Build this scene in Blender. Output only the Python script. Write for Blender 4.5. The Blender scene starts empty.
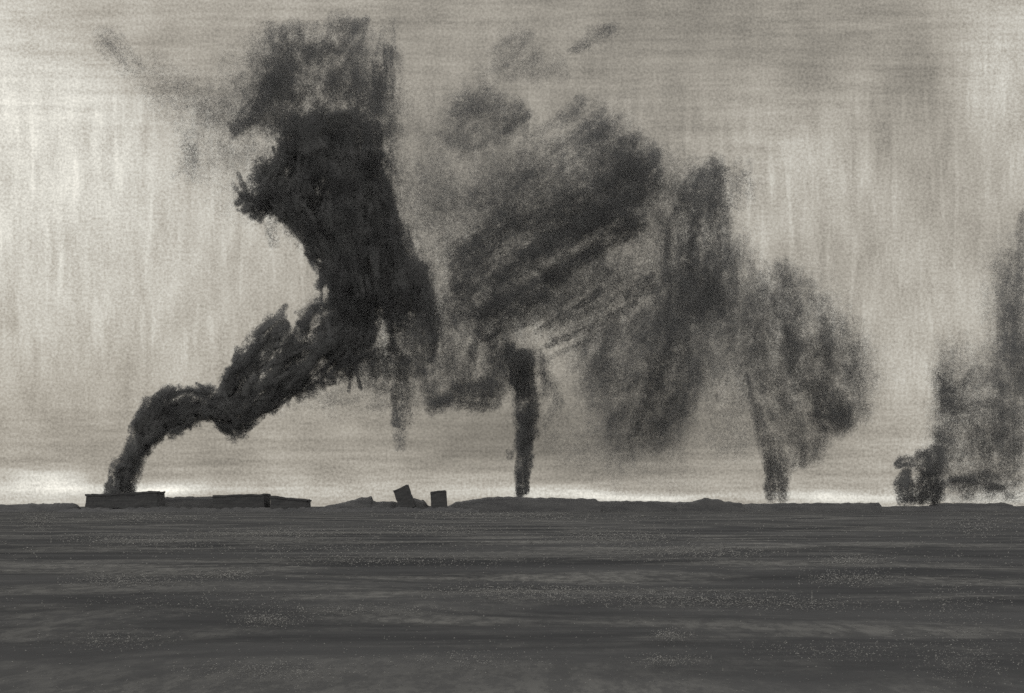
import bpy, math, random
import numpy as np

SC = bpy.context.scene
COL = SC.collection
R = random.Random(11)

# ------------------------------------------------------------------ frame of the place
F = 1098.0            # focal length in picture widths, used to turn the layout into metres
CX, HY = 512.0, 506.0 # centre column and horizon row of the layout
EYE = 3.0             # eye height in metres

def at(x, y, d):
    return ((x - CX) / F * d, d, EYE + (HY - y) / F * d)

# ------------------------------------------------------------------ helpers
def tag(o, label=None, cat=None, group=None, kind=None):
    if label: o['label'] = label
    if cat: o['category'] = cat
    if group: o['group'] = group
    if kind: o['kind'] = kind
    return o

def empty(name, loc):
    o = bpy.data.objects.new(name, None)
    COL.objects.link(o)
    o.location = loc
    o.empty_display_size = 2
    return o

def build(name, verts, faces, mat, parent=None, smooth=False, attrs=None):
    """ONE mesh object; vertices are in world metres, stored relative to the parent"""
    off = np.array(parent.location) if parent is not None else np.zeros(3)
    v = np.asarray(verts, dtype=float) - off
    me = bpy.data.meshes.new(name)
    me.from_pydata([tuple(p) for p in v], [], faces)
    if attrs:
        for k, (typ, data) in attrs.items():
            a = me.attributes.new(k, typ, 'POINT')
            a.data.foreach_set('vector' if typ == 'FLOAT_VECTOR' else 'value', np.asarray(data, dtype=np.float32).ravel())
    if smooth:
        me.polygons.foreach_set('use_smooth', [True] * len(me.polygons))
    me.materials.append(mat)
    me.update()
    o = bpy.data.objects.new(name, me)
    COL.objects.link(o)
    if parent is not None:
        o.parent = parent
    return o

class G:
    """small node-graph writer"""
    def __init__(self, tree):
        self.t = tree; self.n = tree.nodes; self.l = tree.links
    def put(self, sock, v):
        if isinstance(v, bpy.types.NodeSocket): self.l.new(v, sock)
        elif v is not None: sock.default_value = v
    def m(self, op, a, b=None, c=None, clamp=False):
        n = self.n.new('ShaderNodeMath'); n.operation = op; n.use_clamp = clamp
        self.put(n.inputs[0], a)
        if b is not None: self.put(n.inputs[1], b)
        if c is not None: self.put(n.inputs[2], c)
        return n.outputs[0]
    def comb(self, x, y, z):
        n = self.n.new('ShaderNodeCombineXYZ')
        self.put(n.inputs[0], x); self.put(n.inputs[1], y); self.put(n.inputs[2], z)
        return n.outputs[0]
    def sep(self, v):
        n = self.n.new('ShaderNodeSeparateXYZ'); self.put(n.inputs[0], v); return n.outputs
    def scale(self, v, s):
        n = self.n.new('ShaderNodeVectorMath'); n.operation = 'MULTIPLY'
        self.put(n.inputs[0], v); n.inputs[1].default_value = s
        return n.outputs[0]
    def noise(self, v, scale=1.0, detail=2.0, rough=0.5, dist=0.0):
        n = self.n.new('ShaderNodeTexNoise')
        self.put(n.inputs['Vector'], v); n.inputs['Scale'].default_value = scale
        n.inputs['Detail'].default_value = detail; n.inputs['Roughness'].default_value = rough
        n.inputs['Distortion'].default_value = dist
        return n.outputs['Fac']
    def ramp(self, v, lo, hi, a=0.0, b=1.0, smooth=True):
        n = self.n.new('ShaderNodeMapRange')
        n.interpolation_type = 'SMOOTHSTEP' if smooth else 'LINEAR'
        self.put(n.inputs['Value'], v)
        for k, x in (('From Min', lo), ('From Max', hi), ('To Min', a), ('To Max', b)):
            n.inputs[k].default_value = x
        return n.outputs['Result']
    def mix(self, f, a, b):
        n = self.n.new('ShaderNodeMix'); n.data_type = 'RGBA'
        self.put(n.inputs[0], f); self.put(n.inputs[6], a); self.put(n.inputs[7], b)
        return n.outputs[2]
    def mul_color(self, c, f):
        n = self.n.new('ShaderNodeVectorMath'); n.operation = 'SCALE'
        self.put(n.inputs[0], c); self.put(n.inputs['Scale'], f)
        return n.outputs[0]

def new_mat(name):
    m = bpy.data.materials.new(name); m.use_nodes = True
    m.node_tree.nodes.clear()
    return m, G(m.node_tree)

# ------------------------------------------------------------------ materials
def smoke_material():
    m, g = new_mat('soot_smoke')
    A = lambda nm: (lambda n: (setattr(n, 'attribute_name', nm), n)[1])(g.n.new('ShaderNodeAttribute'))
    edge = A('edge').outputs['Fac']; dens = A('dens').outputs['Fac']; strk = A('stroke').outputs['Vector']
    geo = g.n.new('ShaderNodeNewGeometry')
    P = geo.outputs['Position']
    streak = g.noise(g.scale(strk, (0.03, 0.36, 1.0)), 1.0, 1.0, 0.7)           # drawn-out wisps along the drift
    puff = g.noise(P, 0.06, 1.0, 0.7)                                           # turbulent body
    tear = g.noise(P, 0.19, 1.0, 0.75)
    s = g.m('ADD', g.m('MULTIPLY', g.ramp(streak, .30, .70), 0.60), g.m('MULTIPLY', g.ramp(puff, .32, .68), 0.50))
    s = g.m('ADD', s, 0.37)
    # ragged rim: noise eats into the soft edge
    rag = g.m('ADD', edge, g.m('MULTIPLY', g.m('SUBTRACT', tear, 0.5), 1.5))
    rag = g.m('MULTIPLY', g.ramp(rag, 0.06, 0.95), g.ramp(edge, 0.0, 0.35))
    a = g.m('MULTIPLY', g.m('MULTIPLY', dens, s), rag, clamp=True)
    grain = g.noise(P, 1.05, 0.0, 0.7)
    kk = g.m('MULTIPLY', g.m('MULTIPLY', a, g.m('SUBTRACT', 1.0, a)), 4.5)
    a = g.m('ADD', a, g.m('MULTIPLY', g.m('SUBTRACT', grain, 0.5), kk))
    # the smoke is a cloud of separate soot flecks: each small cell is soot or clear air
    fl = g.n.new('ShaderNodeTexWhiteNoise'); fl.noise_dimensions = '3D'
    cell = g.n.new('ShaderNodeVectorMath'); cell.operation = 'SNAP'
    g.put(cell.inputs[0], P); cell.inputs[1].default_value = (0.11, 0.11, 0.11)
    g.put(fl.inputs['Vector'], cell.outputs[0])
    a = g.m('LESS_THAN', fl.outputs['Value'], a)
    col = g.mix(g.ramp(puff, .35, .65), (0.265, 0.278, 0.310, 1), (0.365, 0.382, 0.418, 1))
    d1 = g.n.new('ShaderNodeBsdfDiffuse'); g.put(d1.inputs['Color'], col)
    d2 = g.n.new('ShaderNodeBsdfTranslucent'); g.put(d2.inputs['Color'], col)     # light passes on through the smoke
    d = g.n.new('ShaderNodeMixShader'); d.inputs[0].default_value = 0.45
    g.l.new(d1.outputs[0], d.inputs[1]); g.l.new(d2.outputs[0], d.inputs[2])
    t = g.n.new('ShaderNodeBsdfTransparent')
    x = g.n.new('ShaderNodeMixShader')
    g.put(x.inputs[0], a); g.l.new(t.outputs[0], x.inputs[1]); g.l.new(d.outputs[0], x.inputs[2])
    o = g.n.new('ShaderNodeOutputMaterial'); g.l.new(x.outputs[0], o.inputs['Surface'])
    return m

def ground_material():
    m, g = new_mat('scorched_soil')
    P = g.n.new('ShaderNodeTexCoord').outputs['Object']
    band = g.noise(g.scale(P, (0.05, 0.10, 1)), 1.0, 9.0, 0.72, 0.5)       # broad patches of paler dry soil
    band2 = g.noise(g.scale(P, (0.010, 0.016, 1)), 1.0, 6.0, 0.65, 0.2)
    grain = g.noise(g.scale(P, (1.6, 0.7, 1)), 1.0, 6.0, 0.8)              # stubble and grit
    tone = g.noise(g.scale(P, (0.03, 0.09, 1)), 1.0, 8.0, 0.7, 0.4)
    b = g.m('MULTIPLY', g.ramp(band, .45, .60), g.ramp(band2, .40, .58, .35, 1.0))
    f = g.m('MULTIPLY', b, g.ramp(grain, .42, .58, .30, .95))
    base = g.mix(g.ramp(tone, .35, .65), (0.082, 0.087, 0.099, 1), (0.146, 0.153, 0.170, 1))
    col = g.mix(f, base, (0.36, 0.37, 0.385, 1))
    d = g.n.new('ShaderNodeBsdfDiffuse'); g.put(d.inputs['Color'], col); d.inputs['Roughness'].default_value = 1
    o = g.n.new('ShaderNodeOutputMaterial'); g.l.new(d.outputs[0], o.inputs['Surface'])
    return m

def dark_material(name, lo, hi, sc=(0.5, 0.5, 0.5)):
    m, g = new_mat(name)
    P = g.n.new('ShaderNodeTexCoord').outputs['Object']
    n = g.noise(g.scale(P, sc), 1.0, 6.0, 0.7, 0.3)
    gr = g.noise(P, 1.3, 2.0, 0.7)
    f = g.m('ADD', g.m('MULTIPLY', g.ramp(n, .35, .65), 0.6), g.m('MULTIPLY', g.ramp(gr, .35, .7), 0.4))
    d = g.n.new('ShaderNodeBsdfDiffuse'); g.put(d.inputs['Color'], g.mix(f, lo, hi))
    o = g.n.new('ShaderNodeOutputMaterial'); g.l.new(d.outputs[0], o.inputs['Surface'])
    return m

SMOKE = smoke_material()
SOIL = ground_material()
BANK = dark_material('sooty_earth', (0.14, 0.147, 0.168, 1), (0.26, 0.27, 0.295, 1), (0.05, 0.05, 0.3))
WALL = dark_material('tarred_wall', (0.125, 0.131, 0.150, 1), (0.23, 0.24, 0.262, 1), (0.06, 0.4, 0.8))
ROOF = dark_material('tarred_roof', (0.12, 0.126, 0.145, 1), (0.20, 0.208, 0.23, 1), (0.08, 0.3, 0.3))

# ------------------------------------------------------------------ ground: one sheet to the horizon, gently uneven
def make_ground():
    ys = np.concatenate([np.geomspace(2000, 14, 20) * -1, np.linspace(-10, 10, 8), np.geomspace(12, 6000, 90)])
    us = np.linspace(-1, 1, 161); us = np.sign(us) * (0.12 * np.abs(us) + 0.88 * np.abs(us) ** 3.2)
    v, f = [], []
    rng = np.random.default_rng(3)
    ph = rng.uniform(0, 6.28, (6, 2))
    for y in ys:
        hw = 900 + abs(y) * 1.3
        for u in us:
            x = u * hw
            z = 0.0
            if 12 < y < 560:
                for i, (l, amp) in enumerate(((7, .03), (13, .05), (29, .08), (61, .12))):
                    z += amp * math.sin(y / l * 6.28 + x / (l * 3.1) + ph[i, 0]) * math.sin(x / (l * 1.7) + ph[i, 1])
            v.append((x, y, z - 0.1))
    n = len(us)
    for j in range(len(ys) - 1):
        for i in range(n - 1):
            a = j * n + i
            f.append((a, a + 1, a + n + 1, a + n))
    o = build('ground', v, f, SOIL, smooth=True)
    tag(o, kind='structure')
make_ground()

# ------------------------------------------------------------------ pale grit: small stones lying in drifts, uncountable
GRIT, _g = new_mat('pale_grit')
_n = _g.noise(_g.n.new('ShaderNodeTexCoord').outputs['Object'], 3.0, 2.0, 0.6)
_d = _g.n.new('ShaderNodeBsdfDiffuse'); _g.put(_d.inputs['Color'], _g.mix(_g.ramp(_n, .35, .65), (0.24, 0.25, 0.27, 1), (0.54, 0.555, 0.58, 1)))
_o = _g.n.new('ShaderNodeOutputMaterial'); _g.l.new(_d.outputs[0], _o.inputs['Surface'])

def make_gravel():
    rng = np.random.default_rng(8)
    drifts = [  # centre column, row, half-width, half-height of each drift of stones, how many
        (145, 518, 60, 4, 500), (270, 534, 90, 6, 900), (135, 540, 70, 5, 700), (435, 530, 60, 6, 600), (130, 580, 60, 7, 800), (225, 575, 40, 6, 500),
        (270, 620, 36, 7, 500), (480, 515, 90, 3, 500), (620, 537, 66, 8, 900), (690, 552, 90, 8, 1100), (852, 560, 36, 5, 500), (852, 577, 44, 9, 800),
        (530, 592, 90, 9, 1600), (680, 598, 110, 9, 1700), (670, 635, 20, 6, 350), (668, 660, 36, 6, 400), (270, 670, 80, 11, 900), (790, 604, 90, 7, 700),
        (400, 560, 120, 6, 700), (340, 610, 120, 6, 500), (960, 600, 50, 40, 700), (965, 660, 50, 25, 600), (980, 525, 40, 12, 500), (40, 520, 20, 10, 300),
        (430, 510, 26, 3, 400), (560, 518, 120, 4, 500), (110, 640, 60, 10, 400), (470, 660, 80, 8, 400), (840, 650, 80, 10, 500), (300, 548, 160, 6, 600),
        (200, 600, 160, 14, 500), (512, 600, 520, 95, 3000), (512, 540, 520, 30, 2400)]
    V, Fc = [], []
    octa = np.array([(1, 0, 0), (0, 1, 0), (-1, 0, 0), (0, -1, 0), (0, 0, 1), (0, 0, -.4)])
    tri = np.array([(0, 1, 4), (1, 2, 4), (2, 3, 4), (3, 0, 4), (1, 0, 5), (2, 1, 5), (3, 2, 5), (0, 3, 5)])
    k = 0
    for (cx, cy, hw, hh, n) in drifts:
        px = cx + np.clip(rng.normal(0, .55, n), -1.2, 1.2) * hw
        py = cy + np.clip(rng.normal(0, .5, n), -1.1, 1.1) * hh
        if hw > 400: px, py = rng.uniform(-20, 1044, n), rng.uniform(cy - hh, cy + hh, n)
        py = np.clip(py, 509, 700)
        d = EYE * F / (py - HY)
        r = (d / F) * rng.uniform(.34, .92, n)
        for i in range(n):
            a = rng.uniform(0, 6.28); c, sn = math.cos(a), math.sin(a)
            p = octa * (rng.uniform(.7, 1.4), rng.uniform(.7, 1.4), rng.uniform(.7, 1.2)) * r[i]
            q = np.stack([p[:, 0] * c - p[:, 1] * sn, p[:, 0] * sn + p[:, 1] * c, p[:, 2]], 1)
            V.append(q + ((px[i] - CX) / F * d[i], d[i], r[i] * .3))
            Fc.append(tri + 6 * k); k += 1
    me = bpy.data.meshes.new('gravel')
    v, f = np.concatenate(V), np.concatenate(Fc)
    me.vertices.add(len(v)); me.vertices.foreach_set('co', v.ravel().astype(np.float32))
    me.loops.add(f.size); me.loops.foreach_set('vertex_index', f.ravel().astype(np.int32))
    me.polygons.add(len(f)); me.polygons.foreach_set('loop_start', np.arange(0, f.size, 3, dtype=np.int32))
    me.update(calc_edges=True); me.validate()
    me.materials.append(GRIT)
    o = bpy.data.objects.new('gravel', me); COL.objects.link(o)
    tag(o, 'pale grit lying in thin drifts all over the dark plain', 'gravel', kind='stuff')
make_gravel()

# ------------------------------------------------------------------ smoke: bands of drifting smoke with body, laid side by side
class Smoke:
    count = 0
    def __init__(self, d, thick):
        self.d, self.thick = d, thick
        Smoke.count += 1; R.seed(700 + 13 * Smoke.count)
        self.v, self.f = [], []
        self.edge, self.dens, self.strk = [], [], []
    def stroke(self, pts, w, dens, soft=0.5, dj=0.0, ends=0.8, flat=0.75, jit=0.13):
        """one band of smoke: path and full width in layout units at this plume's distance; elliptical section, so it has real depth"""
        d = self.d + dj
        P = np.array(pts, dtype=float)
        seg = np.hypot(*(P[1:] - P[:-1]).T); L = seg.sum()
        if L < 1: return
        s = np.concatenate([[0], np.cumsum(seg)])
        N, M = max(9, min(34, int(L / 5) + 6)), 14
        u = (1 - np.cos(np.linspace(0, math.pi, N))) / 2
        u = 0.5 * u + 0.5 * np.linspace(0, 1, N)
        X = np.interp(u * L, s, P[:, 0]); Y = np.interp(u * L, s, P[:, 1])
        if len(pts) > 2:                                  # round the bends off
            for _ in range(3):
                X[1:-1] = (X[:-2] + 2 * X[1:-1] + X[2:]) / 4; Y[1:-1] = (Y[:-2] + 2 * Y[1:-1] + Y[2:]) / 4
        tx, ty = np.gradient(X), np.gradient(Y)
        tl = np.hypot(tx, ty) + 1e-9; nx, ny = -ty / tl, tx / tl
        W = (np.interp(u * L, s, w) if hasattr(w, '__len__') else np.full(N, float(w))) / 2
        D = np.interp(u * L, s, dens) if hasattr(dens, '__len__') else np.full(N, float(dens))
        prof = (1 - np.abs(2 * u - 1) ** 7) ** (1 / 3.0)
        p1, p2, q = R.uniform(0, 6.28), R.uniform(0, 6.28), R.uniform(.8, 1.6)
        wob = 1 + jit * np.sin(u * L / 9 * q + p1) + jit * .6 * np.sin(u * L / 4.3 + p2)
        px = d / F
        base = len(self.v); seed = R.uniform(0, 200)
        for i in range(N):
            hw = max(W[i] * prof[i] * wob[i], 0.15)
            endd = min(u[i], 1 - u[i]) * L / max(ends * W[i], 0.5)
            for k in range(M):
                ph = 2 * math.pi * k / M
                t, q2 = math.cos(ph), math.sin(ph)
                t = math.copysign(abs(t) ** 0.85, t)
                x, y, _ = X[i] + nx[i] * t * hw, Y[i] + ny[i] * t * hw, 0
                wx, wy, wz = at(x, y, d)
                wy += q2 * hw * flat * px
                self.v.append((wx, wy, wz))
                e = min((1 - abs(t)) / soft, endd, 1.0)
                self.edge.append(max(0.0, e)); self.dens.append(D[i])
                self.strk.append((u[i] * L * px + seed * 7, t * W[i] * px + seed, seed))
        for i in range(N - 1):
            for k in range(M):
                a, b = base + i * M + k, base + i * M + (k + 1) % M
                self.f.append((a, b, b + M, a + M))
        self.f.append(tuple(base + k for k in range(M))[::-1])
        self.f.append(tuple(base + (N - 1) * M + k for k in range(M)))
    def hatch(self, poly, ang, n, w, length, dens, soft=0.6, spread=12, curve=0.08, ends=1.0, thick=None):
        """fill an outline with n bands drifting along ang (degrees, up positive)"""
        P = np.array(poly, dtype=float)
        lo, hi = P.min(0), P.max(0)
        def inside(x, y):
            c = False
            for i in range(len(P)):
                (x1, y1), (x2, y2) = P[i], P[i - 1]
                if (y1 > y) != (y2 > y) and x < (x2 - x1) * (y - y1) / (y2 - y1) + x1: c = not c
            return c
        done = tries = 0
        th = self.thick if thick is None else thick
        pts0 = []
        while done < n and tries < n * 400:
            tries += 1
            x, y = R.uniform(lo[0], hi[0]), R.uniform(lo[1], hi[1])
            if not inside(x, y): continue
            if pts0 and tries % 6 and min(math.hypot(x - a, y - b) for a, b in pts0) < 0.45 * math.sqrt((hi[0]-lo[0])*(hi[1]-lo[1]) / n): continue
            a = math.radians(ang + R.gauss(0, spread))
            dx, dy = math.cos(a), -math.sin(a)
            l = R.uniform(*length)
            s1 = s2 = 0.0
            while s1 < l / 2 and inside(x + dx * (s1 + 2), y + dy * (s1 + 2)): s1 += 2
            while s2 < l / 2 and inside(x - dx * (s2 + 2), y - dy * (s2 + 2)): s2 += 2
            if s1 + s2 < length[0] * 0.6: continue
            ww = R.uniform(*w)
            bx, by = -dy * (s1 + s2) * R.gauss(0, curve), dx * (s1 + s2) * R.gauss(0, curve)
            mid = (x + dx * (s1 - s2) / 2 + bx, y + dy * (s1 - s2) / 2 + by)
            self.stroke([(x - dx * s2, y - dy * s2), mid, (x + dx * s1, y + dy * s1)], ww,
                        dens * R.uniform(.7, 1.25), soft, R.uniform(-th, th), ends)
            pts0.append((x, y)); done += 1
    def rough(self, pts, w, dens, soft=0.7, dj=0.0, ends=0.8, flat=0.75, jit=0.14):
        """a dense band: a soft core torn up by many short ragged wisps along it"""
        self.stroke(pts, [q * .92 for q in w] if hasattr(w, '__len__') else w * .92, [q * .66 for q in dens] if hasattr(dens, '__len__') else dens * .66, .75, dj, 1.0, flat, jit)
        P = np.array(pts, dtype=float); seg = np.hypot(*(P[1:] - P[:-1]).T); L = seg.sum(); c = np.concatenate([[0], np.cumsum(seg)])
        wm = float(np.mean(w)); dm = float(np.mean(dens))
        for _ in range(int(L * wm / 95) + 3):
            u = R.uniform(.04, .96) * L
            x, y = np.interp(u, c, P[:, 0]), np.interp(u, c, P[:, 1])
            x2, y2 = np.interp(min(u + 3, L), c, P[:, 0]), np.interp(min(u + 3, L), c, P[:, 1])
            x1, y1 = np.interp(max(u - 3, 0), c, P[:, 0]), np.interp(max(u - 3, 0), c, P[:, 1])
            a = math.atan2(y2 - y1, x2 - x1) + R.gauss(0, .35)
            ww = float(np.interp(u, c, w)) if hasattr(w, '__len__') else w
            off = R.uniform(-.42, .42) * ww; b = a + math.pi / 2
            x += math.cos(b) * off; y += math.sin(b) * off
            l = R.uniform(8, 20) * min(1.3, ww / 22); q = R.uniform(5, 12)
            self.stroke([(x - math.cos(a) * l, y - math.sin(a) * l), (x + R.gauss(0, 2), y + R.gauss(0, 2)), (x + math.cos(a) * l, y + math.sin(a) * l)], q,
                        dm * R.uniform(.35, .8), .8, dj + R.uniform(-.4, .4) * ww * .5, .9)
    def fill(self, poly, ang, base, detail, nb=10, nd=20, wb=(34, 60), wd=(8, 18), spread=12, lb=(50, 120), ld=(30, 90)):
        """thin broad smoke under narrower, denser bands"""
        self.hatch(poly, ang, nb, wb, lb, base, 1.0, spread, .06, 1.0)
        self.hatch(poly, ang, nd, wd, ld, detail, .95, spread, .06, 1.3)
    def done(self, name, parent, label=None):
        o = build(name, self.v, self.f, SMOKE, parent, True,
                  {'edge': ('FLOAT', self.edge), 'dens': ('FLOAT', self.dens), 'stroke': ('FLOAT_VECTOR', self.strk)})
        if label: o['label'] = label
        return o

def plume(x, y, d, label, group=None, name='smoke_plume', cat='smoke plume'):
    o = empty(name, at(x, y, d))
    tag(o, label, cat, group)
    return o

COLS = 'smoke columns rising from the plain'
DRIFT = 'loose patches of smoke drifting in the sky'

# ---- the heavy black plume from the burning shed
D = 600
root = plume(118, 500, D, 'tall black smoke plume leaning from the burning shed up to the top of the sky', COLS)
s = Smoke(D, 4)
s.rough([(116, 500), (124, 478), (137, 452), (150, 420), (163, 396)], [26, 28, 27, 32, 38], .95, .3)
s.rough([(110, 499), (118, 478), (131, 450)], [18, 20, 16], .9, .3, -3)
s.rough([(126, 499), (136, 470), (150, 436), (172, 402)], [14, 16, 20, 24], .85, .35, 3)
s.rough([(112, 494), (108, 486), (112, 478)], 11, .85, .3)
s.rough([(121, 476), (119, 466), (125, 460)], 12, .7, .35)
s.done('smoke_column', root)
s = Smoke(D, 5)
for (a, b, w, dn) in [((141, 438), (160, 398), 24, .9), ((148, 440), (176, 392), 24, .9), ((156, 436), (188, 396), 22, .85), ((150, 408), (172, 386), 15, .9),
                      ((164, 428), (196, 400), 22, .85), ((172, 402), (204, 396), 22, .9), ((182, 420), (216, 398), 20, .85), ((190, 400), (214, 388), 13, .85),
                      ((196, 418), (228, 400), 22, .9), ((208, 404), (242, 388), 18, .85), ((212, 414), (238, 432), 18, .85), ((218, 402), (244, 424), 20, .9),
                      ((222, 384), (242, 362), 15, .95), ((230, 434), (258, 412), 14, .7), ((168, 432), (192, 418), 12, .5), ((226, 410), (248, 392), 20, .9), ((160, 418), (200, 410), 26, .6), ((200, 410), (240, 410), 26, .7)]:
    s.rough([a, ((a[0]+b[0])/2 + R.uniform(-3, 3), (a[1]+b[1])/2 + R.uniform(-3, 3)), b], [w * R.uniform(.8, 1), w * 1.1, w * R.uniform(.7, 1)], dn, .42, R.uniform(-6, 6), .6, jit=.16)
s.done('smoke_elbow', root)
s = Smoke(D, 8)
for (a, b, w, dn) in [((214, 408), (276, 312), 24, .95), ((230, 412), (286, 318), 26, .95), ((246, 408), (312, 314), 24, .95), ((262, 404), (338, 316), 26, .9),
                      ((280, 398), (360, 312), 24, .85), ((300, 392), (378, 322), 24, .8), ((236, 428), (276, 388), 20, .8), ((252, 418), (310, 366), 22, .85),
                      ((320, 384), (372, 338), 22, .6), ((296, 330), (322, 306), 18, .95), ((240, 376), (262, 340), 20, .95)]:
    s.rough([a, ((a[0]+b[0])/2 + R.uniform(-4, 4), (a[1]+b[1])/2 + R.uniform(-4, 4)), b], w, dn, .3, R.uniform(-8, 8), .6)
s.done('smoke_shoulder', root)
s = Smoke(D, 10)
tower = [(268, 205), (300, 240), (316, 260), (334, 300), (350, 345), (385, 352), (410, 320), (418, 285), (408, 255), (392, 215), (384, 175), (374, 140), (350, 110), (320, 108), (290, 118), (275, 150), (262, 185)]
s.hatch(tower, 100, 24, (16, 30), (50, 120), .7, .5, 10, .06)
s.hatch(tower, 96, 16, (36, 54), (60, 130), .5, .8, 8, .06)
for (a, b, w, dn) in [((296, 126), (318, 240), 40, .6), ((324, 118), (330, 260), 44, .6), ((352, 122), (360, 300), 48, .6), ((374, 150), (392, 300), 44, .5), ((280, 190), (322, 262), 34, .6),
                      ((346, 260), (356, 350), 54, .6), ((386, 240), (400, 340), 44, .5), ((306, 116), (366, 128), 26, .5), ((270, 170), (300, 220), 34, .6), ((316, 320), (380, 300), 44, .5)]:
    s.rough([a, ((a[0]+b[0])/2 + R.uniform(-5, 5), (a[1]+b[1])/2), b], w, dn, .8, R.uniform(-10, 10), jit=.14)
s.rough([(296, 212), (312, 160), (322, 112)], [22, 26, 22], .95, .35, -10); s.rough([(272, 196), (288, 140), (296, 112)], [20, 24, 16], .85, .35)
s.rough([(318, 262), (300, 210), (304, 150)], [22, 26, 20], .9, .35); s.rough([(330, 290), (338, 220), (334, 130)], [28, 30, 24], .9, .35)
s.rough([(356, 330), (360, 250), (352, 160)], [30, 32, 24], .9, .4); s.rough([(386, 300), (380, 240), (366, 180)], [28, 28, 24], .75, .45)
s.rough([(334, 345), (344, 300), (338, 260)], [26, 28, 24], .9, .35); s.rough([(350, 380), (346, 340), (352, 300)], [24, 26, 22], .8, .4)
for (a, b, w, dn) in [((384, 120), (404, 250), 40, .30), ((400, 210), (436, 320), 44, .32), ((272, 140), (300, 250), 34, .30), ((330, 60), (336, 170), 44, .34), ((300, 70), (306, 160), 40, .32), ((366, 60), (374, 170), 42, .34), ((290, 150), (268, 110), 36, .3)]:
    s.stroke([a, ((a[0]+b[0])/2 + R.uniform(-5, 5), (a[1]+b[1])/2), b], w, dn, 1, R.uniform(-10, 10), 1.2)
s.done('smoke_tower', root, 'dense upright body of the black plume')
s = Smoke(D, 8)
s.rough([(240, 212), (262, 202), (282, 188)], [22, 30, 26], .85, .3); s.rough([(238, 184), (250, 204)], 16, .75, .35); s.rough([(244, 196), (262, 216)], 14, .75, .35)
s.rough([(262, 206), (276, 180), (284, 150)], [22, 24, 18], .85, .35)
s.rough([(262, 205), (290, 190), (306, 170)], [20, 26, 22], .75, .4)
s.hatch([(246, 188), (262, 168), (280, 150), (292, 205), (262, 214)], 60, 8, (16, 26), (24, 50), .6, .7, 20)
s.done('smoke_spur', root)
s = Smoke(D + 10, 14)
crown = [(222, 136), (244, 100), (262, 62), (250, 40), (262, 20), (330, 18), (380, 12), (398, 40), (398, 98), (388, 150), (376, 140), (352, 104), (310, 100), (282, 122), (250, 140)]
s.fill(crown + [(300, 90), (330, 60), (356, 110)][:0], 62, .24, .24, 18, 32, (36, 60), (9, 20), 20)
s.fill([(262, 20), (400, 14), (400, 140), (262, 150)], 92, .16, .18, 12, 18, (36, 60), (8, 16), 10)
s.stroke([(228, 138), (256, 110), (276, 72)], [16, 26, 20], .62, .6); s.stroke([(226, 130), (262, 118)], 14, .5, .6); s.stroke([(262, 92), (300, 60)], 22, .45, .7)
s.stroke([(388, 42), (386, 98)], [16, 20], .6, .6); s.stroke([(376, 60), (378, 114)], 12, .55, .6); s.stroke([(300, 62), (336, 40)], 26, .5, .7); s.stroke([(320, 30), (370, 26)], 22, .3, .8)
s.stroke([(352, 84), (356, 140)], 22, .5, .6); s.stroke([(376, 180), (372, 118)], 22, .6, .6); s.stroke([(384, 166), (372, 150)], 18, .6, .5)
s.hatch([(380, 90), (440, 60), (450, 250), (410, 270), (385, 190)], 88, 9, (40, 64), (60, 120), .07, 1.0, 14)
s.hatch([(236, 130), (270, 40), (400, 20), (400, 150), (300, 140)], 75, 12, (46, 70), (60, 120), .14, 1.0, 18)
s.hatch([(262, 80), (380, 60), (392, 150), (280, 150), (250, 120)], 84, 14, (24, 40), (40, 80), .26, 1.0, 14)
s.hatch([(240, 130), (270, 100), (300, 110), (280, 170), (250, 180)], 80, 9, (24, 36), (30, 70), .15, 1.0, 14)
s.hatch([(190, 120), (240, 50), (290, 36), (300, 90), (262, 160), (220, 190)], 60, 16, (36, 60), (50, 100), .12, 1.0, 20)
s.done('smoke_crown', root, 'thin ragged top of the black plume')
s = Smoke(D + 6, 12)
veil = [(380, 190), (400, 240), (436, 290), (442, 330), (430, 370), (414, 396), (352, 396), (340, 372), (380, 345), (412, 300), (396, 240)]
s.fill(veil, 100, .22, .24, 13, 26, (34, 56), (8, 18), 12)
s.fill([(318, 270), (420, 250), (440, 330), (420, 390), (330, 370)], 96, .25, .25, 8, 14, (34, 50), (10, 18), 10)
s.stroke([(396, 214), (416, 270), (432, 324)], [12, 20, 14], .6, .5); s.stroke([(424, 280), (436, 330), (430, 366)], [12, 18, 12], .5, .5)
s.fill([(300, 366), (420, 340), (450, 380), (430, 418), (330, 410), (262, 420)], 14, .12, .14, 8, 14, (30, 46), (8, 16), 10)
s.hatch([(320, 290), (440, 280), (450, 370), (400, 410), (320, 390)], 95, 10, (50, 70), (60, 120), .22, 1.0, 12)
s.stroke([(402, 350), (402, 400), (399, 455)], [22, 28, 22], [.3, .5, .3], .9); s.stroke([(394, 380), (396, 430)], 12, .4, .7)
s.done('smoke_veil', root, 'pale trailing side of the black plume')

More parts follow.
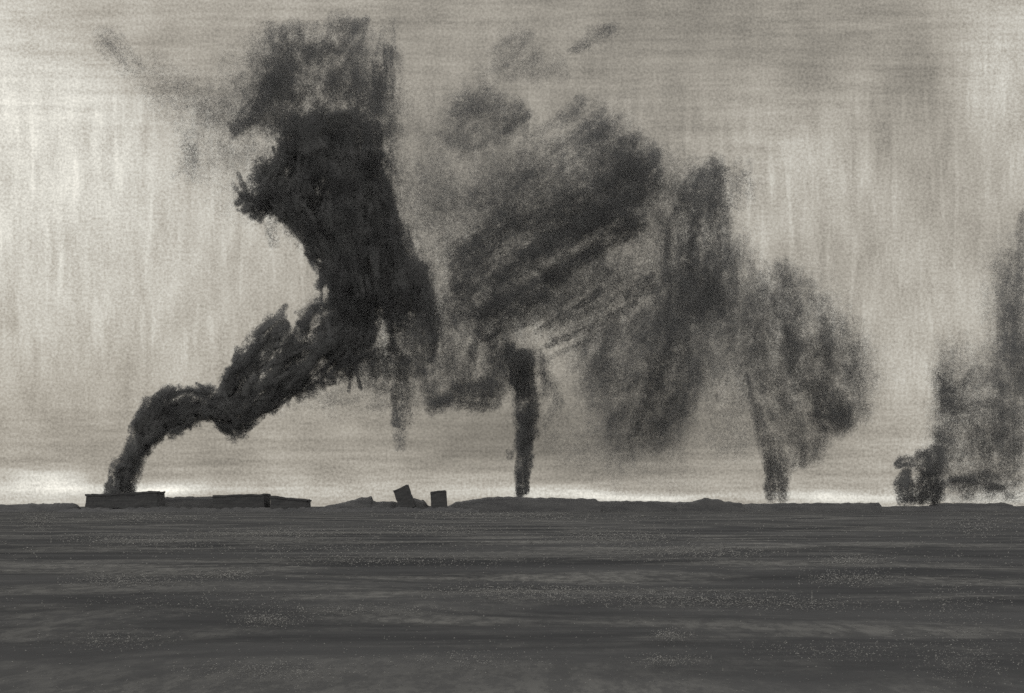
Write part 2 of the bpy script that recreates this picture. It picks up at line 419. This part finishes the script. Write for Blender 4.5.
# ---- wisps left of it
root = plume(120, 55, 560, 'small grey smudge of smoke alone near the upper left corner of the sky', DRIFT, 'smoke_wisp', 'smoke wisp')
s = Smoke(560, 4)
s.stroke([(92, 24), (114, 46), (140, 78)], [20, 42, 30], .26, 1, 0, 1.6); s.stroke([(102, 38), (134, 68)], [16, 24], .16, 1, 0, 1.4); s.hatch([(130, 60), (190, 70), (250, 100), (200, 150), (150, 110)], 130, 11, (40, 60), (50, 90), .09, 1, 25)
s.done('smoke_streak', root)
root = plume(188, 160, 560, 'small upright smudge of smoke left of the black tower', DRIFT, 'smoke_wisp', 'smoke wisp')
s = Smoke(560, 5)
s.stroke([(191, 130), (186, 188)], [24, 36], .28, 1, 0, 1.4); s.stroke([(194, 142), (188, 170)], 14, .18, 1, 0, 1.2)
s.hatch([(180, 120), (240, 70), (270, 120), (250, 180), (270, 240), (230, 220), (200, 190)], 85, 14, (36, 60), (50, 110), .085, 1.0, 16)
s.stroke([(268, 214), (276, 250)], 16, .3, .9)
s.done('smoke_streak', root)

# ---- the middle plume
D = 640
root = plume(522, 500, D, 'dark smoke plume rising straight from the middle bank, then fanning to the upper right', COLS)
s = Smoke(D, 3)
s.rough([(522, 499), (522, 470), (524, 440), (526, 410)], [14, 15, 18, 24], .9, .35); s.rough([(519, 496), (518, 462), (520, 430)], [11, 11, 12], .8, .35, -3); s.rough([(527, 496), (528, 440)], [8, 14], .75, .4)
s.stroke([(510, 448), (510, 462)], 10, .45, .7)
s.done('smoke_column', root)
s = Smoke(D, 6)
s.hatch([(500, 350), (512, 336), (544, 346), (550, 380), (544, 432), (530, 446), (512, 440), (502, 400)], 92, 12, (14, 28), (40, 90), .36, .9, 6)
s.stroke([(524, 345), (526, 400), (523, 452)], [34, 36, 20], .55, .9); s.stroke([(526, 350), (528, 440)], [44, 26], .35, 1); s.stroke([(510, 340), (512, 390)], 18, .65, .6); s.stroke([(524, 346), (522, 404)], 18, .6, .5); s.stroke([(532, 372), (534, 428)], 14, .45, .6)
s.done('smoke_billow', root)
s = Smoke(D + 10, 16)
fan = [(436, 284), (470, 228), (520, 182), (560, 136), (600, 112), (664, 140), (668, 168), (652, 220), (616, 268), (568, 300), (526, 334), (486, 350), (452, 330)]
s.fill(fan, 34, .30, .24, 30, 40, (36, 64), (8, 20), 10, (60, 150), (40, 130))
s.fill([(590, 124), (668, 138), (668, 190), (630, 240), (590, 250)], 84, .18, .22, 7, 12, (34, 50), (10, 18), 8)
s.hatch([(430, 230), (560, 110), (640, 104), (690, 150), (690, 220), (560, 340), (440, 330)], 40, 12, (60, 90), (80, 160), .07, 1.0, 20)
for (a, b, w, dn) in [((488, 288), (600, 212), 26, .5), ((512, 262), (650, 190), 26, .55), ((540, 282), (650, 218), 24, .5), ((472, 316), (566, 268), 22, .4), ((560, 226), (650, 158), 24, .45),
                      ((530, 240), (590, 226), 20, .4), ((470, 262), (540, 206), 22, .35), ((600, 216), (664, 150), 18, .4)]:
    s.stroke([a, b], w, dn, .7, R.uniform(-12, 12))
s.fill([(434, 292), (480, 228), (560, 186), (650, 196), (626, 260), (564, 306), (500, 346), (450, 336)], 33, .19, .17, 16, 26, (40, 64), (9, 18), 10)
s.done('smoke_fan', root, 'broad slanting fan of smoke blown to the upper right')
s = Smoke(D + 20, 14)
s.fill([(648, 222), (700, 166), (726, 146), (742, 176), (742, 300), (720, 324), (660, 330), (640, 300), (656, 262)], 88, .28, .26, 14, 26, (34, 52), (8, 18), 8)
s.stroke([(668, 196), (722, 156)], [14, 26], .2, 1); s.stroke([(718, 160), (724, 276)], [22, 26], .38, .9); s.stroke([(712, 190), (714, 300)], 22, .4, .7); s.stroke([(690, 210), (690, 300)], 22, .35, .7)
s.done('smoke_lobe', root, 'upright far end of the slanting fan')
s = Smoke(D, 8)
for (a, b, w, dn) in [((532, 334), (606, 286), 11, .42), ((540, 348), (640, 300), 12, .40), ((556, 326), (660, 272), 14, .34), ((548, 358), (610, 326), 10, .3), ((620, 300), (690, 268), 14, .3)]:
    s.stroke([a, ((a[0]+b[0])/2, (a[1]+b[1])/2 + 4), b], w, dn, .8, R.uniform(-8, 8))
s.done('smoke_streak', root)
s = Smoke(D, 12)
s.fill([(400, 270), (440, 250), (500, 330), (512, 350), (512, 400), (470, 412), (424, 412), (430, 350)], 62, .17, .17, 14, 22, (34, 56), (9, 20), 25)
s.hatch([(420, 408), (440, 380), (506, 376), (506, 408), (440, 424)], 8, 8, (14, 22), (40, 80), .3, .8, 10)
s.hatch([(384, 240), (450, 220), (540, 330), (530, 410), (400, 415), (400, 330)], 70, 16, (56, 84), (80, 150), .13, 1.0, 25)
s.hatch([(430, 330), (510, 330), (510, 410), (424, 412)], 85, 12, (16, 30), (40, 80), .26, .95, 14)
s.stroke([(470, 340), (474, 400)], 24, .3, .8); s.stroke([(490, 350), (486, 404)], 22, .34, .8); s.stroke([(424, 414), (452, 400)], 14, .35, .7)
s.hatch([(390, 230), (420, 150), (530, 150), (480, 230), (446, 300), (404, 290)], 55, 14, (44, 70), (60, 110), .11, 1.0, 20)
s.hatch([(520, 300), (640, 250), (730, 250), (740, 330), (600, 350), (530, 350)], 30, 20, (50, 80), (80, 150), .17, 1.0, 16)
s.hatch([(440, 180), (560, 110), (690, 150), (740, 180), (740, 320), (560, 340), (440, 320)], 38, 20, (66, 100), (90, 160), .14, 1.0, 25)
s.hatch([(530, 340), (620, 330), (620, 480), (548, 480)], 85, 10, (56, 80), (70, 130), .075, 1.0, 14)
s.hatch([(690, 300), (770, 300), (764, 470), (690, 470)], 88, 10, (50, 76), (70, 130), .10, 1.0, 14)
s.hatch([(385, 110), (440, 100), (560, 160), (470, 240), (420, 270)], 60, 14, (56, 84), (80, 140), .10, 1.0, 25)
s.hatch([(640, 150), (720, 150), (740, 220), (720, 330), (650, 330), (620, 240)], 60, 10, (44, 66), (70, 120), .15, 1.0, 20)
s.hatch([(690, 230), (790, 250), (800, 340), (700, 350)], 95, 9, (46, 70), (70, 120), .12, 1.0, 16)
s.done('smoke_veil', root, 'grey smoke joining the middle plume to its neighbours')

# ---- hanging curtain right of the middle
D = 760
root = plume(640, 400, D, 'grey curtain of smoke hanging below the slanting fan and fading above the ground', DRIFT, 'smoke_curtain', 'smoke curtain')
s = Smoke(D, 18)
s.fill([(560, 336), (640, 300), (716, 290), (716, 350), (694, 410), (668, 456), (640, 482), (612, 474), (594, 430), (574, 390)], 74, .17, .16, 22, 36, (36, 64), (9, 20), 14)
s.hatch([(600, 300), (730, 280), (730, 420), (660, 500), (600, 500)], 84, 9, (60, 90), (90, 160), .05, 1.0, 12)
s.fill([(640, 310), (700, 306), (700, 340), (680, 420), (650, 450), (626, 430), (650, 360)], 74, .13, .18, 8, 14, (30, 44), (9, 18), 10)
s.hatch([(690, 270), (770, 280), (770, 400), (700, 400)], 88, 9, (40, 64), (70, 120), .09, 1.0, 12)
s.hatch([(556, 320), (720, 280), (730, 360), (690, 460), (600, 490)], 80, 14, (60, 90), (90, 160), .10, 1.0, 14)
s.hatch([(640, 300), (716, 280), (716, 350), (680, 430), (640, 460), (620, 400)], 80, 10, (34, 56), (60, 120), .13, 1.0, 12)
s.stroke([(682, 318), (662, 370), (640, 440)], [20, 24, 18], .36, .8); s.stroke([(612, 410), (618, 500)], [24, 36], [.14, .04], 1)
s.stroke([(690, 330), (684, 420)], 14, .3, .8); s.stroke([(652, 346), (656, 392)], 18, .28, .8)
s.done('smoke_streak', root)

# ---- right-hand plume
D = 700
root = plume(777, 503, D, 'grey smoke plume right of the hanging curtain, spreading upward into a ragged crown', COLS)
s = Smoke(D, 5)
s.stroke([(777, 506), (776, 470), (772, 430)], [24, 24, 22], [.6, .55, .3], .45); s.stroke([(783, 505), (782, 456)], [14, 16], .4, .5); s.stroke([(770, 505), (769, 450), (756, 400)], [12, 16, 12], .4, .6)
s.stroke([(768, 476), (756, 420), (748, 372)], [10, 12, 10], .34, .7); s.stroke([(786, 484), (798, 450)], 10, .2, .8)
s.done('smoke_column', root)
s = Smoke(D, 14)
s.fill([(744, 256), (780, 252), (814, 276), (852, 328), (876, 366), (872, 420), (842, 446), (814, 472), (790, 480), (774, 450), (756, 400), (744, 340)], 104, .21, .20, 22, 36, (34, 60), (9, 20), 12)
s.hatch([(740, 240), (800, 250), (884, 350), (880, 430), (800, 490), (750, 400)], 100, 9, (60, 84), (80, 140), .05, 1.0, 12)
s.hatch([(780, 320), (830, 330), (856, 370), (850, 430), (812, 440), (790, 400)], 102, 10, (14, 24), (40, 80), .28, .75, 10)
s.hatch([(745, 270), (820, 270), (880, 360), (874, 420), (800, 480), (756, 400)], 100, 14, (54, 80), (80, 150), .10, 1.0, 14)
s.stroke([(836, 384), (844, 440)], [26, 32], .42, .9); s.stroke([(842, 400), (844, 432)], 20, .5, .5); s.stroke([(820, 310), (838, 380)], 16, .35, .7); s.stroke([(786, 310), (800, 400)], 24, .34, .8)
s.stroke([(828, 420), (812, 466)], 18, .35, .8); s.stroke([(800, 470), (808, 440)], 14, .3, .8)
s.done('smoke_crown', root)
s = Smoke(D, 12)
s.fill([(706, 230), (750, 240), (760, 330), (752, 400), (730, 360), (700, 330)], 94, .15, .15, 9, 14, (30, 50), (8, 18), 8)
s.done('smoke_veil', root)

# ---- small dense burst on the horizon, far right
D = 600
root = plume(915, 503, D, 'small dense burst of dark smoke with curled left edge at the right of the horizon', COLS, 'smoke_burst', 'smoke burst')
s = Smoke(D, 4)
s.stroke([(914, 508), (904, 496), (901, 482), (910, 466)], [30, 26, 18, 12], .8, .6); s.stroke([(893, 468), (903, 460), (918, 462)], [10, 16, 16], .7, .7); s.stroke([(896, 486), (905, 478)], 9, .5, .7)
s.stroke([(903, 492), (909, 474)], 10, .6, .6)
s.done('smoke_curl', root)
s = Smoke(D, 4)
s.hatch([(908, 508), (910, 470), (922, 446), (942, 440), (944, 508)], 84, 20, (12, 22), (30, 64), .46, .9, 8)
s.stroke([(924, 508), (926, 474), (934, 444)], [30, 26, 14], .38, .9); s.stroke([(912, 507), (914, 478)], 18, .4, .8)
s.done('smoke_billow', root)

# ---- loose smoke at the right edge
root = plume(975, 440, 680, 'broken bank of smoke behind the small burst at the right edge', DRIFT, 'smoke_drift', 'smoke drift')
s = Smoke(680, 12)
s.fill([(938, 380), (976, 350), (1016, 380), (1020, 470), (1004, 496), (944, 496), (938, 450)], 84, .14, .16, 14, 22, (30, 50), (8, 18), 18)
s.hatch([(944, 470), (1010, 470), (1010, 494), (944, 494)], 2, 7, (9, 14), (30, 60), .34, .8, 4)
s.hatch([(940, 370), (975, 300), (1030, 300), (1030, 512), (936, 512)], 86, 15, (44, 66), (60, 120), .15, 1.0, 14)
s.hatch([(936, 420), (1016, 400), (1024, 506), (936, 506)], 80, 20, (16, 30), (30, 70), .19, 1.0, 20)
s.stroke([(942, 360), (944, 430), (938, 480)], [24, 36, 28], .34, 1); s.stroke([(1014, 260), (1014, 400)], [34, 44], .36, 1)
s.stroke([(946, 366), (947, 418)], [18, 24], .45, .9); s.stroke([(948, 412), (975, 406), (1004, 402)], [18, 16, 12], .32, 1); s.stroke([(958, 392), (966, 430)], 26, .25, 1); s.stroke([(996, 350), (1002, 420)], [20, 26], .28, 1)
s.stroke([(940, 488), (975, 486), (1012, 490)], [12, 22, 14], .35, 1, 0, 1.6); s.stroke([(940, 430), (944, 500)], [16, 22], .28, 1); s.stroke([(948, 344), (944, 390)], 20, .2, 1)
s.stroke([(986, 420), (990, 510)], [40, 30], .2, 1); s.stroke([(1012, 400), (1014, 512)], [40, 34], .22, 1); s.stroke([(962, 440), (960, 510)], [34, 26], .16, 1)
s.done('smoke_streak', root)
root = plume(1010, 300, 720, 'dark upright smoke cut off by the right edge of the view', DRIFT, 'smoke_drift', 'smoke drift')
s = Smoke(720, 10)
s.fill([(1000, 260), (1020, 200), (1056, 200), (1056, 430), (1006, 430), (996, 360)], 88, .17, .2, 11, 14, (30, 50), (10, 18), 8)
s.hatch([(985, 280), (1024, 220), (1060, 220), (1060, 470), (1000, 460)], 88, 14, (34, 56), (60, 120), .17, 1.0, 10)
s.stroke([(1012, 296), (1014, 370)], [28, 28], .45, .9); s.stroke([(1022, 210), (1020, 300)], [10, 18], .3, .9); s.stroke([(1004, 380), (1004, 440)], 14, .25, .9)
s.done('smoke_streak', root)

# ---- loose smoke high above the middle
root = plume(490, 110, 660, 'soft grey smoke patch high in the sky between the two dark plumes', DRIFT, 'smoke_drift', 'smoke drift')
s = Smoke(660, 12)
s.fill([(430, 144), (450, 106), (470, 80), (520, 86), (540, 112), (502, 146), (456, 158)], 35, .17, .14, 10, 18, (34, 54), (9, 18), 16)
s.stroke([(448, 120), (486, 96)], 28, .3, .8); s.stroke([(442, 140), (490, 148)], 20, .22, .9); s.stroke([(500, 134), (532, 112)], 12, .3, .8)
s.fill([(466, 84), (496, 40), (536, 22), (544, 46), (572, 60), (572, 78), (530, 84)], 35, .10, .12, 7, 12, (28, 44), (9, 16), 12)
s.fill([(510, 140), (576, 92), (626, 106), (650, 132), (570, 170), (510, 190)], 40, .14, .14, 9, 14, (34, 56), (10, 20), 16)
s.stroke([(554, 130), (588, 96)], 24, .28, .9)
s.done('smoke_streak', root)
root = plume(592, 36, 660, 'faint dark wisp of smoke near the top edge right of the middle', DRIFT, 'smoke_wisp', 'smoke wisp')
s = Smoke(660, 4)
s.stroke([(568, 51), (590, 40), (620, 24)], [10, 20, 20], .32, .9); s.stroke([(584, 30), (614, 30)], [14, 20], .26, .9); s.stroke([(566, 52), (592, 46)], 9, .25, .9)
s.done('smoke_streak', root)

# ------------------------------------------------------------------ low dark banks and sheds along the horizon
def bank(pts, d, label, depth=16, jitter=.25):
    """earth bank: crest heights along x, rounded cross-section, ragged crest"""
    xs = np.arange(pts[0][0], pts[-1][0] + .01, 1.6)
    top = np.interp(xs, [p[0] for p in pts], [p[1] for p in pts])
    v, f = [], []
    sec = [(-1, 0), (-.7, .45), (-.38, .85), (-.08, 1), (.25, .93), (.6, .5), (1, 0)]
    for i, x in enumerate(xs):
        _, _, zt = at(x, top[i], d)
        zt = max(zt, .3) + jitter * (.9 * math.sin(x / 7.3 + d) * math.sin(x / 3.1 + 2 * d) + .5 * math.sin(x / 1.7 + d)) + R.gauss(0, jitter * .35)
        for (o, h) in sec:
            X = (x - CX) / F * d
            v.append((X, d + o * depth / 2, -.3 + (zt + .3) * h))
    n = len(sec)
    for i in range(len(xs) - 1):
        for k in range(n - 1):
            a = i * n + k
            f.append((a, a + n, a + n + 1, a + 1))
    f.append(tuple(range(n))); f.append(tuple((len(xs) - 1) * n + k for k in range(n))[::-1])
    cx = (pts[0][0] + pts[-1][0]) / 2
    o = build('earth_bank', v, f, BANK)
    tag(o, label, 'earth bank', 'low earth banks along the horizon')
    return o

bank([(-30, 506), (20, 504), (60, 503.2), (75, 503), (79, 507)], 610, 'low dark earth bank running out of the left edge beside the burning shed')
bank([(150, 498), (170, 497), (212, 496.5), (222, 500)], 625, 'dark earth bank between the burning shed and the next long shed')
bank([(306, 511), (320, 507), (345, 502), (360, 498), (372, 496), (373, 501), (398, 502), (412, 498), (424, 500), (428, 506), (446, 507), (450, 510)], 612, 'wedge shaped dark bank climbing rightwards to the leaning block')
bank([(446, 507), (456, 502), (472, 499.5), (492, 497), (505, 496.5), (530, 497.5), (560, 498), (596, 499), (600, 502)], 620, 'long rounded dark bank under the middle smoke column')
bank([(590, 501), (640, 501), (700, 502.5), (735, 503), (742, 505)], 632, 'thin low dark bank right of the middle smoke column', 12, .2)
bank([(676, 504), (690, 501.5), (698, 499.5), (704, 498.2), (712, 499), (724, 500.5), (742, 503.5)], 622, 'small ragged dark mound alone on the horizon', 10, .4)
bank([(736, 504), (790, 503), (850, 503), (879, 502.6), (881, 506)], 640, 'long thin dark bank at the foot of the right hand grey plume', 12, .2)
bank([(930, 505), (944, 502.8), (985, 503.4), (1004, 502.6), (1012, 505)], 650, 'thin dark bank right of the small smoke burst', 12, .2)
bank([(880, 507), (900, 506), (1060, 506)], 645, 'lowest dark bank running out of the right edge', 12, .15)

bank([(60, 510.5), (84, 507.8), (120, 508.6), (160, 506.8), (214, 508.4), (262, 507.4), (270, 509), (310, 507.6), (330, 508.5), (390, 507.4), (425, 508), (455, 507.4), (480, 510)], 572, 'broken strip of dark ground heaped before the sheds and small blocks', 10, .45)

def box_mesh(x0, x1, yb, yl, yr, d, depth, inset=0.0):
    """block with a sloping top between layout columns x0..x1"""
    X0, X1 = (x0 - CX) / F * d, (x1 - CX) / F * d
    zb = EYE + (HY - yb) / F * d
    zl, zr = EYE + (HY - yl) / F * d, EYE + (HY - yr) / F * d
    v = [(X0, d, zb), (X1, d, zb), (X1, d + depth, zb), (X0, d + depth, zb), (X0 + inset, d + inset, zl), (X1 - inset, d + inset, zr), (X1 - inset, d + depth - inset, zr), (X0 + inset, d + depth - inset, zl)]
    f = [(3, 2, 1, 0), (4, 5, 6, 7), (0, 1, 5, 4), (1, 2, 6, 5), (2, 3, 7, 6), (3, 0, 4, 7)]
    return v, f

def battered(o, amp=.22):
    """uneven, weather-beaten surfaces and edges"""
    import bmesh
    bm = bmesh.new(); bm.from_mesh(o.data)
    for _ in range(5):
        long = [e for e in bm.edges if e.calc_length() > 2.2]
        if not long: break
        bmesh.ops.subdivide_edges(bm, edges=long, cuts=1, use_grid_fill=True)
    from mathutils import noise, Vector
    for v in bm.verts:
        n = noise.noise_vector(v.co * .23 + Vector(o.parent.location) * .1) * 1.2 + noise.noise_vector(v.co * .8) * .7
        v.co += Vector((n.x * .8, n.y * .6, n.z)) * amp
    bm.to_mesh(o.data); bm.free()
    return o

def bevelled(o, w):
    return battered(o, .5)
def bevelled_plain(o, w):
    b = o.modifiers.new('Bevel', 'BEVEL'); b.width = w; b.segments = 2
    return o

def shed(x0, x1, yb, yl, yr, d, label, depth=14):
    r = empty('low_shed', at((x0 + x1) / 2, yb, d)); tag(r, label, 'shed', 'low dark sheds along the horizon')
    t = 2.0                                                    # roof thickness in layout units
    v, f = box_mesh(x0 + .8, x1 - .8, yb + .8, yl + t, yr + t, d, depth, .25)
    bevelled(build('wall', v, f, WALL, r), .2)
    # the roof: a thin slab overhanging the walls
    p = d / F
    X0, X1 = (x0 + .6 - CX) * p, (x1 - .6 - CX) * p
    z = lambda y: EYE + (HY - y) * p
    v = [(X0, d - .1, z(yl + t) + .01), (X1, d - .1, z(yr + t) + .01), (X1, d + depth + .1, z(yr + t) + .01), (X0, d + depth + .1, z(yl + t) + .01),
         (X0, d - .1, z(yl)), (X1, d - .1, z(yr)), (X1, d + depth + .1, z(yr)), (X0, d + depth + .1, z(yl))]
    bevelled(build('roof', v, f, ROOF, r), .15)
    return r

shed(84.5, 158, 507.5, 494.4, 491.4, 590, 'low dark shed with a slightly tilted roof under the leaning black plume')
shed(212, 265.5, 510, 495.6, 493.8, 604, 'long dark shed just left of the narrow bright gap')
shed(269, 307.5, 511, 496, 499.6, 600, 'short dark shed just right of the narrow bright gap')

def block(cx, cy, w, h, rot, d, label):
    o_mat = ROOF
    p = d / F
    r = empty('small_block', at(cx, cy + h / 2, d)); tag(r, label, 'block', 'small dark blocks on the horizon')
    c, s_ = math.cos(math.radians(rot)), math.sin(math.radians(rot))
    def ring(x0, x1, y0, y1, dep0, dep1):
        v = []
        for dd in (dep0, dep1):
            for (a, b) in ((x0, y0), (x1, y0), (x1, y1), (x0, y1)):
                x, y = a * c - b * s_, a * s_ + b * c
                v.append(((cx + x - CX) * p, d + dd, EYE + (HY - (cy - y)) * p))
        return v
    f = [(0, 1, 2, 3), (7, 6, 5, 4), (0, 4, 5, 1), (1, 5, 6, 2), (2, 6, 7, 3), (3, 7, 4, 0)]
    bevelled(build('wall', ring(-w / 2, w / 2, -h / 2, h / 2 - 2, 0, 8), f, WALL, r), 1.1)
    bevelled(build('roof', ring(-w / 2 - .1, w / 2 + .1, h / 2 - 2 + .02, h / 2, -.1, 8.1), f, ROOF, r), .45)
block(404.0, 498.5, 15, 23, 22, 600, 'dark leaning block tipped to the left near the middle of the horizon')
block(438.5, 500, 15, 18, 5, 600, 'small squat dark block between the leaning one and the long bank')

# ------------------------------------------------------------------ sky
SUN_EL, SUN_AZ = math.radians(38), math.radians(-50)    # veiled sun, ahead and to the left
def make_world():
    w = bpy.data.worlds.new('World'); SC.world = w; w.use_nodes = True
    t = w.node_tree; t.nodes.clear(); g = G(t)
    dirn = g.n.new('ShaderNodeTexCoord').outputs['Generated']
    x, y, z = g.sep(dirn)
    yy = g.m('ADD', g.m('ABSOLUTE', y), 0.06)
    az = g.m('DIVIDE', x, yy); el = g.m('DIVIDE', z, yy)
    # cloud deck brightness: a base with broad lighter and darker banks of cloud
    blobs = [  # column, row, half-width, half-height, change
        (70, 190, 120, 130, .29), (560, 290, 230, 190, -.07), (430, 90, 60, 90, -.05), (620, 425, 200, 50, -.10), (905, 330, 50, 110, .08), (560, 20, 380, 40, -.03), (60, 40, 90, 60, .05), (150, 300, 140, 90, .05), (30, 110, 60, 60, .10), (170, 90, 80, 55, -.09), (110, 40, 60, 40, -.08), (95, 285, 50, 50, -.06), (255, 260, 60, 50, .05), (900, 180, 60, 70, -.06), (960, 230, 60, 90, -.04), (840, 130, 40, 60, .06), (790, 190, 30, 60, .06),
        (420, 60, 120, 90, -.02), (720, 60, 230, 80, -.11), (880, 90, 90, 70, -.05), (970, 90, 50, 80, .17),
        (860, 240, 110, 110, -.01), (820, 180, 90, 60, .04), (420, 445, 420, 36, -.09), (640, 380, 160, 90, .02),
        (60, 420, 120, 80, -.03), (1010, 250, 30, 90, .06), (900, 440, 90, 40, .06), (470, 180, 80, 70, -.07),
        (75, 488, 40, 10, .42), (185, 490, 50, 7, .42), (20, 486, 40, 20, .06), (565, 494, 50, 6, .42), (660, 499, 70, 4, .34), (790, 497, 40, 6, .22), (850, 497, 60, 7, .26), (330, 490, 100, 9, .12), (985, 497, 40, 6, .24), (470, 488, 50, 13, .14)]
    wv = g.scale(g.comb(az, el, 0.0), (9, 9, 1))
    wn = g.n.new('ShaderNodeTexNoise'); g.put(wn.inputs['Vector'], wv); wn.inputs['Scale'].default_value = 1.0
    wn.inputs['Detail'].default_value = 2.5; wn.inputs['Roughness'].default_value = 0.65
    wr, wg, wb = g.sep(wn.outputs['Color'])
    v = g.m('ADD', 0.292, g.m('MULTIPLY', wb, 0.26))
    warp = g.comb(g.m('MULTIPLY_ADD', g.m('SUBTRACT', wr, .5), 0.085, az), g.m('MULTIPLY_ADD', g.m('SUBTRACT', wg, .5), g.ramp(el, 0.02, 0.15, 0.012, 0.075), el), 0.0)
    for (bx, by, sx, sy, amp) in blobs:
        ax = (bx - CX) / F; ey = (HY - by) / F
        kx, ky = .95 * F / sx, .95 * F / sy
        q = g.n.new('ShaderNodeVectorMath'); q.operation = 'MULTIPLY_ADD'
        g.put(q.inputs[0], warp); q.inputs[1].default_value = (kx, ky, 0); q.inputs[2].default_value = (-ax * kx, -ey * ky, 0)
        dt = g.n.new('ShaderNodeVectorMath'); dt.operation = 'DOT_PRODUCT'
        g.put(dt.inputs[0], q.outputs[0]); g.put(dt.inputs[1], q.outputs[0])
        v = g.m('MULTIPLY_ADD', g.m('POWER', math.exp(-1), dt.outputs['Value']), amp, v)
    # fine fall streaks and drawn-out layers in the cloud
    vs = g.noise(g.comb(g.m('MULTIPLY', az, 95), g.m('MULTIPLY', el, 15), 1.0), 1.0, 2.0, 0.65)
    hs = g.noise(g.comb(g.m('MULTIPLY', az, 9), g.m('MULTIPLY', el, 120), 3.0), 1.0, 2.0, 0.65)
    zone = g.noise(g.comb(g.m('MULTIPLY', az, 3.2), g.m('MULTIPLY', el, 3.2), 9.0), 1.0, 0.0, 0.5)
    lowz = g.ramp(el, 0.02, 0.13, 1.35, 0.0)
    zz = g.m('ADD', el, g.m('MULTIPLY', g.m('SUBTRACT', zone, .5), .22))
    zh = g.m('MAXIMUM', g.ramp(zz, .24, .40), lowz)
    zv = g.m('MULTIPLY', g.ramp(zz, .40, .33), g.m('SUBTRACT', 1.0, lowz, clamp=True))
    st = g.m('ADD', g.m('MULTIPLY', g.m('SUBTRACT', vs, .5), g.m('MULTIPLY', zv, 0.60)), g.m('MULTIPLY', g.m('SUBTRACT', hs, .5), g.m('MULTIPLY', zh, 0.70)))
    # thin bright rents between the fall streaks, and smaller mottling
    vt = g.noise(g.comb(g.m('MULTIPLY', az, 170), g.m('MULTIPLY', el, 16), 21.0), 1.0, 0.0, 0.5)
    st = g.m('ADD', st, g.m('MULTIPLY', g.ramp(vt, .60, .76), g.m('MULTIPLY', zv, .13)))
    mo = g.noise(g.comb(g.m('MULTIPLY', az, 26), g.m('MULTIPLY', el, 20), 33.0), 1.0, 2.0, 0.65)
    st = g.m('ADD', st, g.m('MULTIPLY', g.m('SUBTRACT', mo, .5), .52))
    gr = g.noise(g.comb(g.m('MULTIPLY', az, 430), g.m('MULTIPLY', el, 430), 0.0), 1.0, 1.0, 0.8)
    k = g.m('ADD', 1.0, g.m('ADD', st, g.m('MULTIPLY', g.m('SUBTRACT', gr, .5), .95)))
    v = g.m('MULTIPLY', v, k)
    tint = g.mix(g.ramp(v, 0.30, 0.72), (1.065, 0.982, 0.838, 1), (1.015, 0.985, 0.885, 1))
    cloud = g.mul_color(tint, v)
    # the clear sky above shows through the overcast only a little
    sky = g.n.new('ShaderNodeTexSky'); sky.sky_type = 'NISHITA'; sky.sun_disc = False
    sky.sun_elevation = SUN_EL; sky.sun_rotation = SUN_AZ; sky.dust_density = 5.0; sky.air_density = 1.5
    bg1 = g.n.new('ShaderNodeBackground'); g.l.new(sky.outputs[0], bg1.inputs[0]); bg1.inputs[1].default_value = 0.06
    bg2 = g.n.new('ShaderNodeBackground'); g.put(bg2.inputs[0], cloud); bg2.inputs[1].default_value = 1.0
    mx = g.n.new('ShaderNodeMixShader'); mx.inputs[0].default_value = 0.97
    g.l.new(bg1.outputs[0], mx.inputs[1]); g.l.new(bg2.outputs[0], mx.inputs[2])
    w.cycles.sampling_method = 'MANUAL'; w.cycles.sample_map_resolution = 512
    o = g.n.new('ShaderNodeOutputWorld'); g.l.new(mx.outputs[0], o.inputs['Surface'])
make_world()

sun = bpy.data.lights.new('sun', 'SUN'); sun.energy = 0.5; sun.angle = math.radians(14); sun.color = (1, .96, .88)
so = bpy.data.objects.new('sun', sun); COL.objects.link(so)
from mathutils import Vector
sd = Vector((math.sin(SUN_AZ) * math.cos(SUN_EL), math.cos(SUN_AZ) * math.cos(SUN_EL), math.sin(SUN_EL)))
so.rotation_euler = (-sd).to_track_quat('-Z', 'Y').to_euler()

# ------------------------------------------------------------------ camera and render
cam = bpy.data.cameras.new('camera'); co = bpy.data.objects.new('camera', cam); COL.objects.link(co)
co.location = (0, 0, EYE); co.rotation_euler = (math.pi / 2, 0, 0)
cam.sensor_width = 36; cam.lens = 36 * F / 1024
cam.shift_y = (HY - 346.5) / 1024
cam.clip_start = 0.1; cam.clip_end = 20000
SC.camera = co
SC.render.engine = 'CYCLES'
SC.cycles.max_bounces = 0; SC.cycles.diffuse_bounces = 0; SC.cycles.transparent_max_bounces = 160
SC.cycles.use_denoising = False
SC.cycles.use_adaptive_sampling = False
SC.view_settings.view_transform = 'Standard'; SC.view_settings.look = 'None'
SC.view_settings.exposure = 0; SC.view_settings.gamma = 1
